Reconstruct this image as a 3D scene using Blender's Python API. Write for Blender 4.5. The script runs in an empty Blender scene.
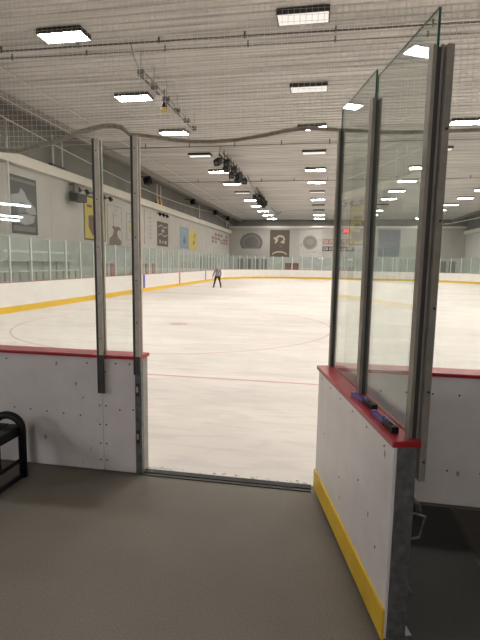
import bpy, bmesh, math, random
from mathutils import Vector, Matrix
random.seed(7)
S = bpy.context.scene
COL = S.collection
PI = math.pi

# ------------------------------------------------------------------ render look
S.view_settings.view_transform = 'Standard'
S.view_settings.look = 'None'
S.view_settings.gamma = 1.0
S.view_settings.use_curve_mapping = False
S.view_settings.exposure = 0.36
try:
    S.cycles.transparent_max_bounces = 40
    S.cycles.max_bounces = 10
    S.cycles.diffuse_bounces = 6
    S.cycles.glossy_bounces = 5
    S.cycles.sample_clamp_indirect = 6.0
    S.cycles.caustics_reflective = False
except Exception:
    pass

# ------------------------------------------------------------------ materials
def new_mat(name):
    m = bpy.data.materials.new(name); m.use_nodes = True
    return m, m.node_tree.nodes, m.node_tree.links

def plain(name, col, rough=0.6, metal=0.0, var=0.0, scale=6.0, bump=0.0, spec=0.5, detail=4):
    m, N, L = new_mat(name)
    b = N['Principled BSDF']
    b.inputs['Base Color'].default_value = (*col, 1)
    b.inputs['Roughness'].default_value = rough
    b.inputs['Metallic'].default_value = metal
    b.inputs['Specular IOR Level'].default_value = spec
    if var or bump:
        tc = N.new('ShaderNodeTexCoord')
        nz = N.new('ShaderNodeTexNoise'); nz.inputs['Scale'].default_value = scale
        nz.inputs['Detail'].default_value = detail
        L.new(tc.outputs['Object'], nz.inputs['Vector'])
        if var:
            r = N.new('ShaderNodeValToRGB')
            r.color_ramp.elements[0].position = 0.3; r.color_ramp.elements[1].position = 0.7
            r.color_ramp.elements[0].color = (*[c * (1 - var) for c in col], 1)
            r.color_ramp.elements[1].color = (*[min(1, c * (1 + var)) for c in col], 1)
            L.new(nz.outputs['Fac'], r.inputs['Fac']); L.new(r.outputs['Color'], b.inputs['Base Color'])
        if bump:
            bp = N.new('ShaderNodeBump'); bp.inputs['Strength'].default_value = bump
            bp.inputs['Distance'].default_value = 0.01
            L.new(nz.outputs['Fac'], bp.inputs['Height']); L.new(bp.outputs['Normal'], b.inputs['Normal'])
    return m

def emit(name, col, s):
    m, N, L = new_mat(name)
    N.remove(N['Principled BSDF'])
    e = N.new('ShaderNodeEmission'); e.inputs['Color'].default_value = (*col, 1); e.inputs['Strength'].default_value = s
    L.new(e.outputs[0], N['Material Output'].inputs['Surface'])
    return m

def glass(name, tint, haze=0.03):
    m, N, L = new_mat(name)
    N.remove(N['Principled BSDF'])
    t = N.new('ShaderNodeBsdfTransparent'); t.inputs['Color'].default_value = (*tint, 1)
    g = N.new('ShaderNodeBsdfGlossy'); g.inputs['Roughness'].default_value = 0.015
    g.inputs['Color'].default_value = (0.95, 1, 0.97, 1)
    lw = N.new('ShaderNodeLayerWeight'); lw.inputs['Blend'].default_value = 0.5
    pw = N.new('ShaderNodeMath'); pw.operation = 'POWER'; pw.inputs[1].default_value = 5
    f = N.new('ShaderNodeMath'); f.operation = 'MULTIPLY_ADD'; f.inputs[1].default_value = 0.9; f.inputs[2].default_value = 0.035
    L.new(lw.outputs['Facing'], pw.inputs[0]); L.new(pw.outputs[0], f.inputs[0])
    x = N.new('ShaderNodeMixShader')
    L.new(f.outputs[0], x.inputs[0]); L.new(t.outputs[0], x.inputs[1]); L.new(g.outputs[0], x.inputs[2])
    d = N.new('ShaderNodeBsdfDiffuse'); d.inputs['Color'].default_value = (0.6, 0.64, 0.6, 1)
    nz = N.new('ShaderNodeTexNoise'); nz.inputs['Scale'].default_value = 9; nz.inputs['Detail'].default_value = 6
    tc = N.new('ShaderNodeTexCoord'); L.new(tc.outputs['Object'], nz.inputs['Vector'])
    mm = N.new('ShaderNodeMath'); mm.operation = 'MULTIPLY'; mm.inputs[1].default_value = haze * 2
    L.new(nz.outputs['Fac'], mm.inputs[0])
    y = N.new('ShaderNodeMixShader')
    L.new(mm.outputs[0], y.inputs[0]); L.new(x.outputs[0], y.inputs[1]); L.new(d.outputs[0], y.inputs[2])
    L.new(y.outputs[0], N['Material Output'].inputs['Surface'])
    return m

M = {}
M['board'] = plain('white_plastic_board', (0.80, 0.755, 0.735), 0.42, var=0.05, scale=5)
def scuff(m):
    N, L = m.node_tree.nodes, m.node_tree.links; b = N['Principled BSDF']
    src = b.inputs['Base Color'].links[0].from_socket
    tc = N.new('ShaderNodeTexCoord'); mp = N.new('ShaderNodeMapping'); mp.inputs['Scale'].default_value = (1, 1, .55); mp.inputs['Rotation'].default_value = (.3, .5, .2)
    v = N.new('ShaderNodeTexVoronoi'); v.inputs['Scale'].default_value = 7.5
    nz = N.new('ShaderNodeTexNoise'); nz.inputs['Scale'].default_value = 45
    L.new(tc.outputs['Object'], mp.inputs['Vector']); L.new(mp.outputs[0], v.inputs['Vector']); L.new(mp.outputs[0], nz.inputs['Vector'])
    a = N.new('ShaderNodeMath'); a.operation = 'MULTIPLY_ADD'; a.inputs[1].default_value = .22; L.new(nz.outputs['Fac'], a.inputs[0]); L.new(v.outputs['Distance'], a.inputs[2])
    r = N.new('ShaderNodeValToRGB'); r.color_ramp.elements[0].position = .17; r.color_ramp.elements[1].position = .225
    r.color_ramp.elements[0].color = (.42, .40, .40, 1); r.color_ramp.elements[1].color = (1, 1, 1, 1); L.new(a.outputs[0], r.inputs['Fac'])
    x = N.new('ShaderNodeMixRGB'); x.blend_type = 'MULTIPLY'; x.inputs[0].default_value = 1
    L.new(src, x.inputs[1]); L.new(r.outputs[0], x.inputs[2]); L.new(x.outputs[0], b.inputs['Base Color'])
scuff(M['board'])
M['board_rink'] = plain('white_rink_board', (0.86, 0.835, 0.80), 0.4, var=0.03, scale=2)
M['yellow'] = plain('yellow_kick', (0.80, 0.52, 0.03), 0.45, var=0.06, scale=8)
M['red'] = plain('red_cap', (0.40, 0.016, 0.026), 0.38, var=0.12, scale=12)
M['steel'] = plain('galvanised_steel', (0.19, 0.19, 0.19), 0.5, 0.55, var=0.3, scale=22)
M['alu'] = plain('aluminium', (0.55, 0.51, 0.435), 0.5, 0.15, var=0.12, scale=14)
M['alu_dark'] = plain('dark_gasket', (0.05, 0.046, 0.042), 0.55)
M['alu_pale'] = plain('pale_aluminium', (0.62, 0.64, 0.6), 0.5, 0.2)
M['jamb'] = plain('grey_jamb', (0.34, 0.33, 0.30), 0.5, var=.15, scale=9)
M['alu_gate'] = plain('weathered_aluminium', (0.27, 0.245, 0.205), 0.5, 0.2, var=0.15, scale=10)  # gate posts, darker than the other aluminium
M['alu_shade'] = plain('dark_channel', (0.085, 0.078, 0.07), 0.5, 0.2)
M['screw'] = plain('dark_screw', (0.04, 0.04, 0.045), 0.4, 0.6)
M['black'] = plain('black_plastic', (0.007, 0.007, 0.0075), 0.5, spec=0.3)
M['blackmetal'] = plain('black_metal', (0.02, 0.02, 0.021), 0.5, 0.2)
M['rubber'] = plain('black_rubber', (0.017, 0.0155, 0.0125), 0.75, var=0.15, scale=30)  # near black colour standing in for shade on the right floor
M['rubber_brown'] = plain('brown_rubber', (0.045, 0.037, 0.028), 0.75, var=0.15, scale=30)  # brown tone of the same floor shade, further right
M['purple'] = plain('purple_plastic', (0.14, 0.085, 0.34), 0.3, var=0.2, scale=40)
M['white'] = plain('white_paint', (0.72, 0.70, 0.66), 0.6)
M['lightpost'] = plain('white_steel', (0.62, 0.60, 0.56), 0.5)
M['wall'] = plain('wall_paint', (0.46, 0.445, 0.41), 0.8, var=0.06, scale=0.8)
M['wall_end'] = plain('end_wall_paint', (0.39, 0.37, 0.335), 0.8, var=0.06, scale=0.8)
M['wall_low'] = plain('grey_block_wall', (0.42, 0.43, 0.40), 0.8, var=0.12, scale=1.2)
M['wall_dark'] = plain('dark_upper_wall', (0.19, 0.18, 0.165), 0.85, var=0.15, scale=0.7)
M['band'] = plain('pale_beam', (0.66, 0.62, 0.55), 0.65, var=0.05, scale=1)
M['brown'] = plain('brown_beam', (0.27, 0.25, 0.225), 0.7)
M['housing'] = plain('lamp_housing', (0.06, 0.055, 0.05), 0.6)
M['pipe'] = plain('grey_pipe', (0.27, 0.255, 0.235), 0.55, 0.2)
M['pipe_dark'] = plain('dark_pipe', (0.12, 0.11, 0.10), 0.55, 0.2)
M['hem'] = plain('tan_hem', (0.36, 0.31, 0.25), 0.9, var=0.2, scale=30)
M['net'] = plain('net_twine', (0.72, 0.70, 0.66), 0.9)
M['cable'] = plain('white_cable', (0.62, 0.60, 0.57), 0.6)
M['mesh'] = M['net']
M['lamp'] = emit('lamp_bright', (1.0, 0.955, 0.905), 72.0)
M['lamp_dim'] = emit('lamp_dim', (1.0, 0.93, 0.84), 0.8)
M['lamp_off'] = plain('lamp_unlit', (0.55, 0.52, 0.48), 0.5)
M['tube'] = emit('tube_lamp', (0.95, 0.95, 1.0), 200.0)
M['redglow'] = emit('red_sign_glow', (1.0, 0.03, 0.03), 3.0)
M['glass'] = glass('clear_glass', (0.972, 0.985, 0.978), 0.02)
M['glass_door'] = glass('door_glass', (0.925, 0.945, 0.935), 0.035)
M['glass_edge'] = plain('green_glass_edge', (0.012, 0.085, 0.06), 0.15)
M['glass_edge_pale'] = plain('pale_glass_edge', (0.30, 0.40, 0.35), 0.25)
M['glass_far'] = glass('rink_glass', (0.92, 0.945, 0.935), 0.08)
M['bluepaint'] = plain('blue_marker', (0.10, 0.12, 0.42), 0.5)
M['redpaint'] = plain('red_marker', (0.62, 0.14, 0.13), 0.5)
M['seat_red'] = plain('red_seat', (0.34, 0.05, 0.05), 0.5)
M['maroon'] = plain('maroon_panel', (0.16, 0.022, 0.025), 0.6)
M['bleach'] = plain('bleacher_plank', (0.62, 0.64, 0.6), 0.6, var=0.15, scale=3)
M['dark_window'] = plain('dark_window', (0.06, 0.075, 0.07), 0.3)
M['foyer_wall'] = plain('foyer_wall', (0.42, 0.40, 0.37), 0.8)
M['foyer_ceil'] = plain('foyer_ceiling', (0.5, 0.49, 0.47), 0.8)
for k, c in dict(p_grey=(0.085, 0.088, 0.085), p_lgrey=(0.33, 0.33, 0.32), p_mid=(0.19, 0.185, 0.175), p_yellow=(0.52, 0.42, 0.10),
                 p_plum=(0.16, 0.09, 0.075), p_white=(0.45, 0.435, 0.40), p_brown=(0.165, 0.125, 0.09), p_dbrown=(0.105, 0.083, 0.066),
                 p_tan=(0.42, 0.37, 0.26), p_blue=(0.22, 0.31, 0.37), p_redbrown=(0.30, 0.16, 0.13), p_sage=(0.24, 0.235, 0.20),
                 p_slate=(0.15, 0.16, 0.20), p_line=(0.36, 0.335, 0.30), p_dark=(0.06, 0.055, 0.05), p_disc=(0.15, 0.14, 0.13)).items():
    M[k] = plain(k, c, 0.75, var=0.06, scale=2)
M['skin'] = plain('skin', (0.62, 0.36, 0.27), 0.5)
M['hair'] = plain('pinkish_hair', (0.66, 0.42, 0.36), 0.7)
M['sweater'] = plain('grey_sweater', (0.27, 0.255, 0.27), 0.9, var=0.5, scale=9)
M['trouser'] = plain('black_leggings', (0.018, 0.017, 0.018), 0.8)
M['skate'] = plain('skate_boot', (0.10, 0.08, 0.09), 0.5)
M['blade'] = plain('skate_blade', (0.35, 0.35, 0.36), 0.3, 0.8)

# floor of the foyer: grey sealed rubber, speckled and scuffed
m, N, L = new_mat('foyer_floor_grey'); M['floor'] = m
b = N['Principled BSDF']; b.inputs['Roughness'].default_value = 0.62; b.inputs['Specular IOR Level'].default_value = 0.3
tc = N.new('ShaderNodeTexCoord')
n1 = N.new('ShaderNodeTexNoise'); n1.inputs['Scale'].default_value = 1.3; n1.inputs['Detail'].default_value = 5
n2 = N.new('ShaderNodeTexNoise'); n2.inputs['Scale'].default_value = 90; n2.inputs['Detail'].default_value = 3
n3 = N.new('ShaderNodeTexVoronoi'); n3.inputs['Scale'].default_value = 7
for n in (n1, n2, n3): L.new(tc.outputs['Object'], n.inputs['Vector'])
r1 = N.new('ShaderNodeValToRGB'); r1.color_ramp.elements[0].position = 0.35; r1.color_ramp.elements[1].position = 0.7
r1.color_ramp.elements[0].color = (0.170, 0.150, 0.122, 1); r1.color_ramp.elements[1].color = (0.198, 0.176, 0.145, 1)
L.new(n1.outputs['Fac'], r1.inputs['Fac'])
r2 = N.new('ShaderNodeValToRGB'); r2.color_ramp.elements[0].position = 0.3; r2.color_ramp.elements[1].position = 0.65
r2.color_ramp.elements[0].color = (0.8, 0.8, 0.8, 1); r2.color_ramp.elements[1].color = (1.08, 1.07, 1.06, 1)
L.new(n2.outputs['Fac'], r2.inputs['Fac'])
r3 = N.new('ShaderNodeValToRGB'); r3.color_ramp.elements[0].position = 0.02; r3.color_ramp.elements[1].position = 0.05
r3.color_ramp.elements[0].color = (0.6, 0.6, 0.6, 1); r3.color_ramp.elements[1].color = (1, 1, 1, 1)
L.new(n3.outputs['Distance'], r3.inputs['Fac'])
a = N.new('ShaderNodeMixRGB'); a.blend_type = 'MULTIPLY'; a.inputs[0].default_value = 1
c = N.new('ShaderNodeMixRGB'); c.blend_type = 'MULTIPLY'; c.inputs[0].default_value = 1
L.new(r1.outputs[0], a.inputs[1]); L.new(r2.outputs[0], a.inputs[2])
L.new(a.outputs[0], c.inputs[1]); L.new(r3.outputs[0], c.inputs[2]); L.new(c.outputs[0], b.inputs['Base Color'])
bp = N.new('ShaderNodeBump'); bp.inputs['Strength'].default_value = 0.15; bp.inputs['Distance'].default_value = 0.004
L.new(n2.outputs['Fac'], bp.inputs['Height']); L.new(bp.outputs['Normal'], b.inputs['Normal'])

# ice: milky white with painted lines under it and skate scratches
m, N, L = new_mat('ice'); M['ice'] = m
b = N['Principled BSDF']; b.inputs['Roughness'].default_value = 0.5; b.inputs['IOR'].default_value = 1.31
b.inputs['Specular IOR Level'].default_value = 0.10
tc = N.new('ShaderNodeTexCoord'); sep = N.new('ShaderNodeSeparateXYZ')
wob = N.new('ShaderNodeTexNoise'); wob.inputs['Scale'].default_value = 1.5
L.new(tc.outputs['Object'], sep.inputs[0]); L.new(tc.outputs['Object'], wob.inputs['Vector'])
def mth(op, a, bb=None):
    n = N.new('ShaderNodeMath'); n.operation = op
    for i, v in enumerate((a, bb)):
        if v is None: continue
        if isinstance(v, (int, float)): n.inputs[i].default_value = v
        else: L.new(v, n.inputs[i])
    return n.outputs[0]
def line_mask(sock, pos, hw): return mth('LESS_THAN', mth('ABSOLUTE', mth('SUBTRACT', sock, pos)), hw)
def ring_mask(cx, cy, R, hw):
    dx = mth('SUBTRACT', sep.outputs['X'], cx); dy = mth('SUBTRACT', sep.outputs['Y'], cy)
    d = mth('SQRT', mth('ADD', mth('MULTIPLY', dx, dx), mth('MULTIPLY', dy, dy)))
    return mth('LESS_THAN', mth('ABSOLUTE', mth('SUBTRACT', d, R)), hw)
n1 = N.new('ShaderNodeTexNoise'); n1.inputs['Scale'].default_value = 0.35; n1.inputs['Detail'].default_value = 6
mp = N.new('ShaderNodeMapping'); mp.inputs['Scale'].default_value = (0.6, 2.6, 1)
L.new(tc.outputs['Object'], mp.inputs['Vector'])
n2 = N.new('ShaderNodeTexNoise'); n2.inputs['Scale'].default_value = 2.2; n2.inputs['Detail'].default_value = 9; n2.inputs['Distortion'].default_value = 1.2
L.new(tc.outputs['Object'], n1.inputs['Vector']); L.new(mp.outputs[0], n2.inputs['Vector'])
ra = N.new('ShaderNodeValToRGB'); ra.color_ramp.elements[0].position = 0.35; ra.color_ramp.elements[1].position = 0.65
ra.color_ramp.elements[0].color = (0.79, 0.735, 0.675, 1); ra.color_ramp.elements[1].color = (0.87, 0.81, 0.745, 1)
L.new(n1.outputs['Fac'], ra.inputs['Fac'])
rb = N.new('ShaderNodeValToRGB'); rb.color_ramp.elements[0].position = 0.36; rb.color_ramp.elements[1].position = 0.56
rb.color_ramp.elements[0].color = (0.90, 0.905, 0.91, 1); rb.color_ramp.elements[1].color = (1, 1, 1, 1)
L.new(n2.outputs['Fac'], rb.inputs['Fac'])
cur = N.new('ShaderNodeMixRGB'); cur.blend_type = 'MULTIPLY'; cur.inputs[0].default_value = 1
L.new(ra.outputs[0], cur.inputs[1]); L.new(rb.outputs[0], cur.inputs[2]); cur = cur.outputs[0]
mp3 = N.new('ShaderNodeMapping'); mp3.inputs['Scale'].default_value = (0.10, 0.8, 1)
n3 = N.new('ShaderNodeTexNoise'); n3.inputs['Scale'].default_value = 1.6; n3.inputs['Detail'].default_value = 8; n3.inputs['Distortion'].default_value = 0.6
L.new(tc.outputs['Object'], mp3.inputs['Vector']); L.new(mp3.outputs[0], n3.inputs['Vector'])
rc = N.new('ShaderNodeValToRGB'); rc.color_ramp.elements[0].position = 0.38; rc.color_ramp.elements[1].position = 0.6
rc.color_ramp.elements[0].color = (0.925, 0.93, 0.935, 1); rc.color_ramp.elements[1].color = (1, 1, 1, 1); L.new(n3.outputs['Fac'], rc.inputs['Fac'])
c3 = N.new('ShaderNodeMixRGB'); c3.blend_type = 'MULTIPLY'; c3.inputs[0].default_value = 1
L.new(cur, c3.inputs[1]); L.new(rc.outputs[0], c3.inputs[2]); cur = c3.outputs[0]
PINK = (0.50, 0.17, 0.17, 1); BLU = (0.45, 0.47, 0.60, 1)
spots = [(line_mask(sep.outputs['Y'], 7.3, 0.035), PINK, 0.55), (line_mask(sep.outputs['Y'], 54.2, 0.035), PINK, 0.4),
         (line_mask(sep.outputs['Y'], 27.2, 0.15), BLU, 0.3), (line_mask(sep.outputs['Y'], 42.6, 0.15), BLU, 0.3),
         (line_mask(sep.outputs['Y'], 34.5, 0.15), PINK, 0.25)]
for cx in (-4.4, 9.6):
    for cy in (13.6, 48.0):
        spots.append((ring_mask(cx, cy, 4.72, 0.03), PINK, 0.38)); spots.append((ring_mask(cx, cy, 0, 0.3), PINK, 0.4))
for msk, colr, fac in spots:
    mx = N.new('ShaderNodeMixRGB'); L.new(mth('MULTIPLY', msk, fac), mx.inputs[0]); L.new(cur, mx.inputs[1])
    mx.inputs[2].default_value = colr; cur = mx.outputs[0]
L.new(cur, b.inputs['Base Color'])
bp = N.new('ShaderNodeBump'); bp.inputs['Strength'].default_value = 0.12; bp.inputs['Distance'].default_value = 0.006
L.new(n2.outputs['Fac'], bp.inputs['Height']); L.new(bp.outputs['Normal'], b.inputs['Normal'])

# ceiling: pale ribbed metal deck, dusty
m, N, L = new_mat('ribbed_deck'); M['ceiling'] = m
b = N['Principled BSDF']; b.inputs['Roughness'].default_value = 0.6
tc = N.new('ShaderNodeTexCoord'); mp = N.new('ShaderNodeMapping'); mp.inputs['Scale'].default_value = (0.12, 2.4, 1)
n1 = N.new('ShaderNodeTexNoise'); n1.inputs['Scale'].default_value = 2; n1.inputs['Detail'].default_value = 5
L.new(tc.outputs['Object'], mp.inputs['Vector']); L.new(mp.outputs[0], n1.inputs['Vector'])
ra = N.new('ShaderNodeValToRGB'); ra.color_ramp.elements[0].position = 0.35; ra.color_ramp.elements[1].position = 0.62
ra.color_ramp.elements[0].color = (0.34, 0.333, 0.318, 1); ra.color_ramp.elements[1].color = (0.53, 0.52, 0.50, 1)
L.new(n1.outputs['Fac'], ra.inputs['Fac']); L.new(ra.outputs[0], b.inputs['Base Color'])

# ------------------------------------------------------------------ mesh builder
class MB:
    def __init__(s): s.bm = bmesh.new(); s.mats = []
    def mi(s, m):
        if m not in s.mats: s.mats.append(m)
        return s.mats.index(m)
    def box(s, x0, x1, y0, y1, z0, z1, m, mtx=None, bev=0.0, side=None):
        """axis box; side=(axis, material) paints the faces across that axis"""
        r = bmesh.ops.create_cube(s.bm, size=1)
        vs = r['verts']
        for v in vs:
            v.co = Vector(((x0 + x1) / 2 + v.co.x * (x1 - x0), (y0 + y1) / 2 + v.co.y * (y1 - y0), (z0 + z1) / 2 + v.co.z * (z1 - z0)))
        fs = {f for v in vs for f in v.link_faces}
        i = s.mi(m)
        for f in fs:
            f.material_index = i
            if side:
                f.normal_update()
                if abs(f.normal[side[0]]) < 0.5: f.material_index = s.mi(side[1])
        if bev:
            es = {e for v in vs for e in v.link_edges}
            rb = bmesh.ops.bevel(s.bm, geom=list(es), offset=bev, segments=2, affect='EDGES', profile=0.7)
            vs = list({v for f in rb['faces'] for v in f.verts} | {v for v in vs if v.is_valid})
        if mtx is not None:
            for v in vs:
                if v.is_valid: v.co = mtx @ v.co
        return s
    def tube(s, pts, r, m, n=8, cap=True):
        i = s.mi(m); pts = [Vector(p) for p in pts]; rings = []
        for k, p in enumerate(pts):
            t = (pts[min(k + 1, len(pts) - 1)] - pts[max(k - 1, 0)]).normalized()
            u = t.cross(Vector((0, 0, 1)) if abs(t.z) < 0.95 else Vector((1, 0, 0))).normalized(); w = t.cross(u)
            rr = r[k] if isinstance(r, (list, tuple)) else r
            rings.append([s.bm.verts.new(p + (u * math.cos(2 * PI * j / n) + w * math.sin(2 * PI * j / n)) * rr) for j in range(n)])
        for a, b in zip(rings, rings[1:]):
            for j in range(n):
                f = s.bm.faces.new((a[j], a[(j + 1) % n], b[(j + 1) % n], b[j])); f.material_index = i; f.smooth = n > 4
        if cap:
            for q in (rings[0][::-1], rings[-1]):
                f = s.bm.faces.new(q); f.material_index = i
        return s
    def prism(s, poly, fn, d, m):
        """poly of 2d points; fn maps (a, b, depth) to 3d; d = thickness"""
        i = s.mi(m)
        A = [s.bm.verts.new(fn(a, b, 0)) for a, b in poly]; B = [s.bm.verts.new(fn(a, b, d)) for a, b in poly]
        fs = [s.bm.faces.new(A[::-1]), s.bm.faces.new(B)]
        for k in range(len(poly)):
            fs.append(s.bm.faces.new((A[k], A[(k + 1) % len(A)], B[(k + 1) % len(A)], B[k])))
        for f in fs: f.material_index = i
        return s
    def sweep(s, path, prof, m):
        """closed profile [(out, z)] swept along path [(point2d, normal2d)]"""
        i = s.mi(m); rings = []
        for p, nrm in path:
            rings.append([s.bm.verts.new((p[0] + nrm[0] * o, p[1] + nrm[1] * o, z)) for o, z in prof])
        k = len(prof)
        for a, b in zip(rings, rings[1:]):
            for j in range(k):
                s.bm.faces.new((a[j], b[j], b[(j + 1) % k], a[(j + 1) % k])).material_index = i
        for q in (rings[0], rings[-1][::-1]): s.bm.faces.new(q).material_index = i
        return s
    def ball(s, c, r, m, sc=(1, 1, 1), seg=12):
        q = bmesh.ops.create_uvsphere(s.bm, u_segments=seg, v_segments=max(6, seg // 2), radius=r)
        i = s.mi(m)
        for v in q['verts']: v.co = Vector(c) + Vector((v.co.x * sc[0], v.co.y * sc[1], v.co.z * sc[2]))
        for f in {f for v in q['verts'] for f in v.link_faces}: f.material_index = i; f.smooth = True
        return s
    def build(s, name, parent=None, recalc=True):
        if recalc: bmesh.ops.recalc_face_normals(s.bm, faces=s.bm.faces)
        me = bpy.data.meshes.new(name); s.bm.to_mesh(me); s.bm.free()
        for m in s.mats: me.materials.append(m)
        o = bpy.data.objects.new(name, me); COL.objects.link(o)
        if parent: o.parent = parent
        return o

def tag(o, label, cat, group=None, kind=None):
    o['label'] = label; o['category'] = cat
    if group: o['group'] = group
    if kind: o['kind'] = kind
    return o
def struct(o): o['kind'] = 'structure'; return o
def thing(name, label, cat, loc=(0, 0, 0), rz=0, group=None):
    o = bpy.data.objects.new(name, None); COL.objects.link(o); o.empty_display_size = 0.1
    o.location = loc; o.rotation_euler = (0, 0, rz)
    return tag(o, label, cat, group)
def dup(root, loc, rz, label, group=None):
    r = root.copy(); COL.objects.link(r); r.location = loc; r.rotation_euler = (0, 0, rz); r['label'] = label
    if group: r['group'] = group
    for ch in root.children:
        q = ch.copy(); COL.objects.link(q); q.parent = r
        for g in ch.children:
            d = g.copy(); COL.objects.link(d); d.parent = q
    return r
ORD = ['first', 'second', 'third', 'fourth', 'fifth', 'sixth', 'seventh', 'eighth', 'ninth', 'tenth', 'eleventh', 'twelfth', 'thirteenth',
       'fourteenth', 'fifteenth', 'sixteenth', 'seventeenth', 'eighteenth', 'nineteenth', 'twentieth'] + \
      ['twenty-' + q for q in ('first', 'second', 'third', 'fourth', 'fifth', 'sixth', 'seventh', 'eighth', 'ninth')] + \
      ['thirtieth'] + ['thirty-' + q for q in ('first', 'second', 'third', 'fourth', 'fifth', 'sixth', 'seventh', 'eighth', 'ninth')]

# ------------------------------------------------------------------ hall dimensions
CE = -12.1                                              # left edge of the roof deck
XL, XR, YN, YF, RC = -11.05, 17.2, 3.85, 57.5, 8.5
RN = 7.40      # radius of the near left corner; the values above are the ice-side faces of the rink boards
WL, WR, WF = -14.0, 19.2, 68.0                          # inner faces of the hall walls
ZC = 8.2                                                # underside of the roof deck
BH = 1.11                                               # height of the boards
FY = 3.75                                               # foyer-side face of the near boards

# ------------------------------------------------------------------ floor, ice, ceiling, walls
struct(MB().box(WL, WR, -9, YN - 0.03, -0.3, 0.0, M['floor']).build('floor'))
def rounded(x0, x1, y0, y1, r, rn, n=12):
    P = []
    for cx, cy, a0 in ((x1 - r, y0 + r, -90), (x1 - r, y1 - r, 0), (x0 + r, y1 - r, 90), (x0 + rn, y0 + rn, 180)):
        r_c = rn if a0 == 180 else r
        for k in range(n + 1):
            a = math.radians(a0 + 90 * k / n); P.append((cx + r_c * math.cos(a), cy + r_c * math.sin(a)))
    return P
mb = MB()
mb.prism(rounded(XL - .1, XR + .1, YN + .0, YF + .1, RC + .1, RN + .1), lambda a, b, d: (a, b, -0.05 + d), 0.052, M['ice'])
struct(mb.build('ice_sheet'))
struct(MB().box(WL, WR, YN - .03, WF, -0.35, -0.06, M['wall_low']).build('floor_concrete'))

mb = MB(); i = mb.mi(M['ceiling']); prev = None; y = -9.0; pitch = 0.36
prof = [(0, 0), (0.17, 0), (0.21, 0.024), (0.32, 0.024)]
while y < WF:
    for dy, dz in prof:
        a = mb.bm.verts.new((CE, y + dy, ZC + dz)); b_ = mb.bm.verts.new((XR, y + dy, ZC + dz))
        if prev: mb.bm.faces.new((prev[0], prev[1], b_, a)).material_index = i
        prev = (a, b_)
    y += pitch
mb.box(WL, WR, -9, WF, ZC + 0.25, ZC + 0.3, M['wall_dark'])
struct(mb.build('ceiling', recalc=False))
struct(MB().box(CE - .25, CE, -9, WF, ZC - 0.25, ZC + 0.25, M['brown']).build('trim_1'))
struct(MB().box(XR, XR + .25, -9, WF, ZC - 0.25, ZC + 0.25, M['brown']).build('trim_2'))

def side_wall(x, out, name):
    mb = MB()
    a, b2 = sorted((x, x + out * 0.3))
    mb.box(a, b2, -9, WF, -0.3, 2.95, M['wall_low'])
    mb.box(a, b2, -9, WF, 2.95, 6.5, M['wall'])
    mb.box(a, b2, -9, WF, 6.5, ZC + .3, M['wall_dark'])
    for k in range(18):                                  # faint panel joints
        yy = 4 + k * 3.6
        c0, c1 = sorted((x - out * 0.0012, x + out * .02)); mb.box(c0, c1, yy, yy + .03, 2.95, 6.2, M['p_line'])
    return struct(mb.build(name))
side_wall(WL, -1, 'wall_left'); side_wall(WR, 1, 'wall_right')
struct(MB().box(WL, WL + .35, 4, WF, 6.18, 6.66, M['band'], bev=.03).build('trim_3'))
struct(MB().box(WR - .35, WR, 4, WF, 6.18, 6.62, M['band'], bev=.03).build('trim_4'))
mb = MB()
mb.box(WL, WR, WF, WF + .3, -0.3, 2.85, M['wall_low']).box(WL, WR, WF, WF + .3, 2.85, 7.05, M['wall_end']).box(WL, WR, WF, WF + .3, 7.05, ZC + .3, M['wall_dark'])
for k in range(8): mb.box(-13 + k * 4.2, -12.96 + k * 4.2, WF - .0012, WF + .05, 2.85, 7.05, M['p_line'])
struct(mb.build('wall_far'))
struct(MB().box(WL, WR, WF - .25, WF, 7.0, 7.3, M['lightpost']).build('trim_5'))
struct(MB().box(WL, WR, -9.3, -9, -.3, ZC + .3, M['foyer_wall']).build('wall_back'))
# lobby roof behind the viewer
struct(MB().box(WL, WR, -9, -.6, 3.2, 3.4, M['foyer_ceil']).build('ceiling_lobby'))
struct(MB().box(WL, WR, -.8, -.6, 3.4, ZC + .2, M['foyer_wall']).build('wall_lobby'))

# dark glazed openings low in the far wall and the far left wall
nwin = 0
for x in (-12.6, -11.4, -10.2, -9.0, 14.9, 16.1, 17.3):
    nwin += 1
    struct(MB().box(x, x + .75, WF - .06, WF + .02, 0.9, 2.5, M['dark_window']).box(x - .05, x, WF - .08, WF + .02, .85, 2.55, M['p_mid']).box(x + .75, x + .8, WF - .08, WF + .02, .85, 2.55, M['p_mid']).build('window_%d' % nwin))
for y in (51.5, 53.6, 55.7, 57.8):
    nwin += 1
    struct(MB().box(WL - .02, WL + .06, y, y + 1.2, 0.9, 2.5, M['dark_window']).box(WL - .02, WL + .08, y - .08, y, .85, 2.55, M['p_mid']).box(WL - .02, WL + .08, y + 1.2, y + 1.28, .85, 2.55, M['p_mid']).build('window_%d' % nwin))

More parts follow.
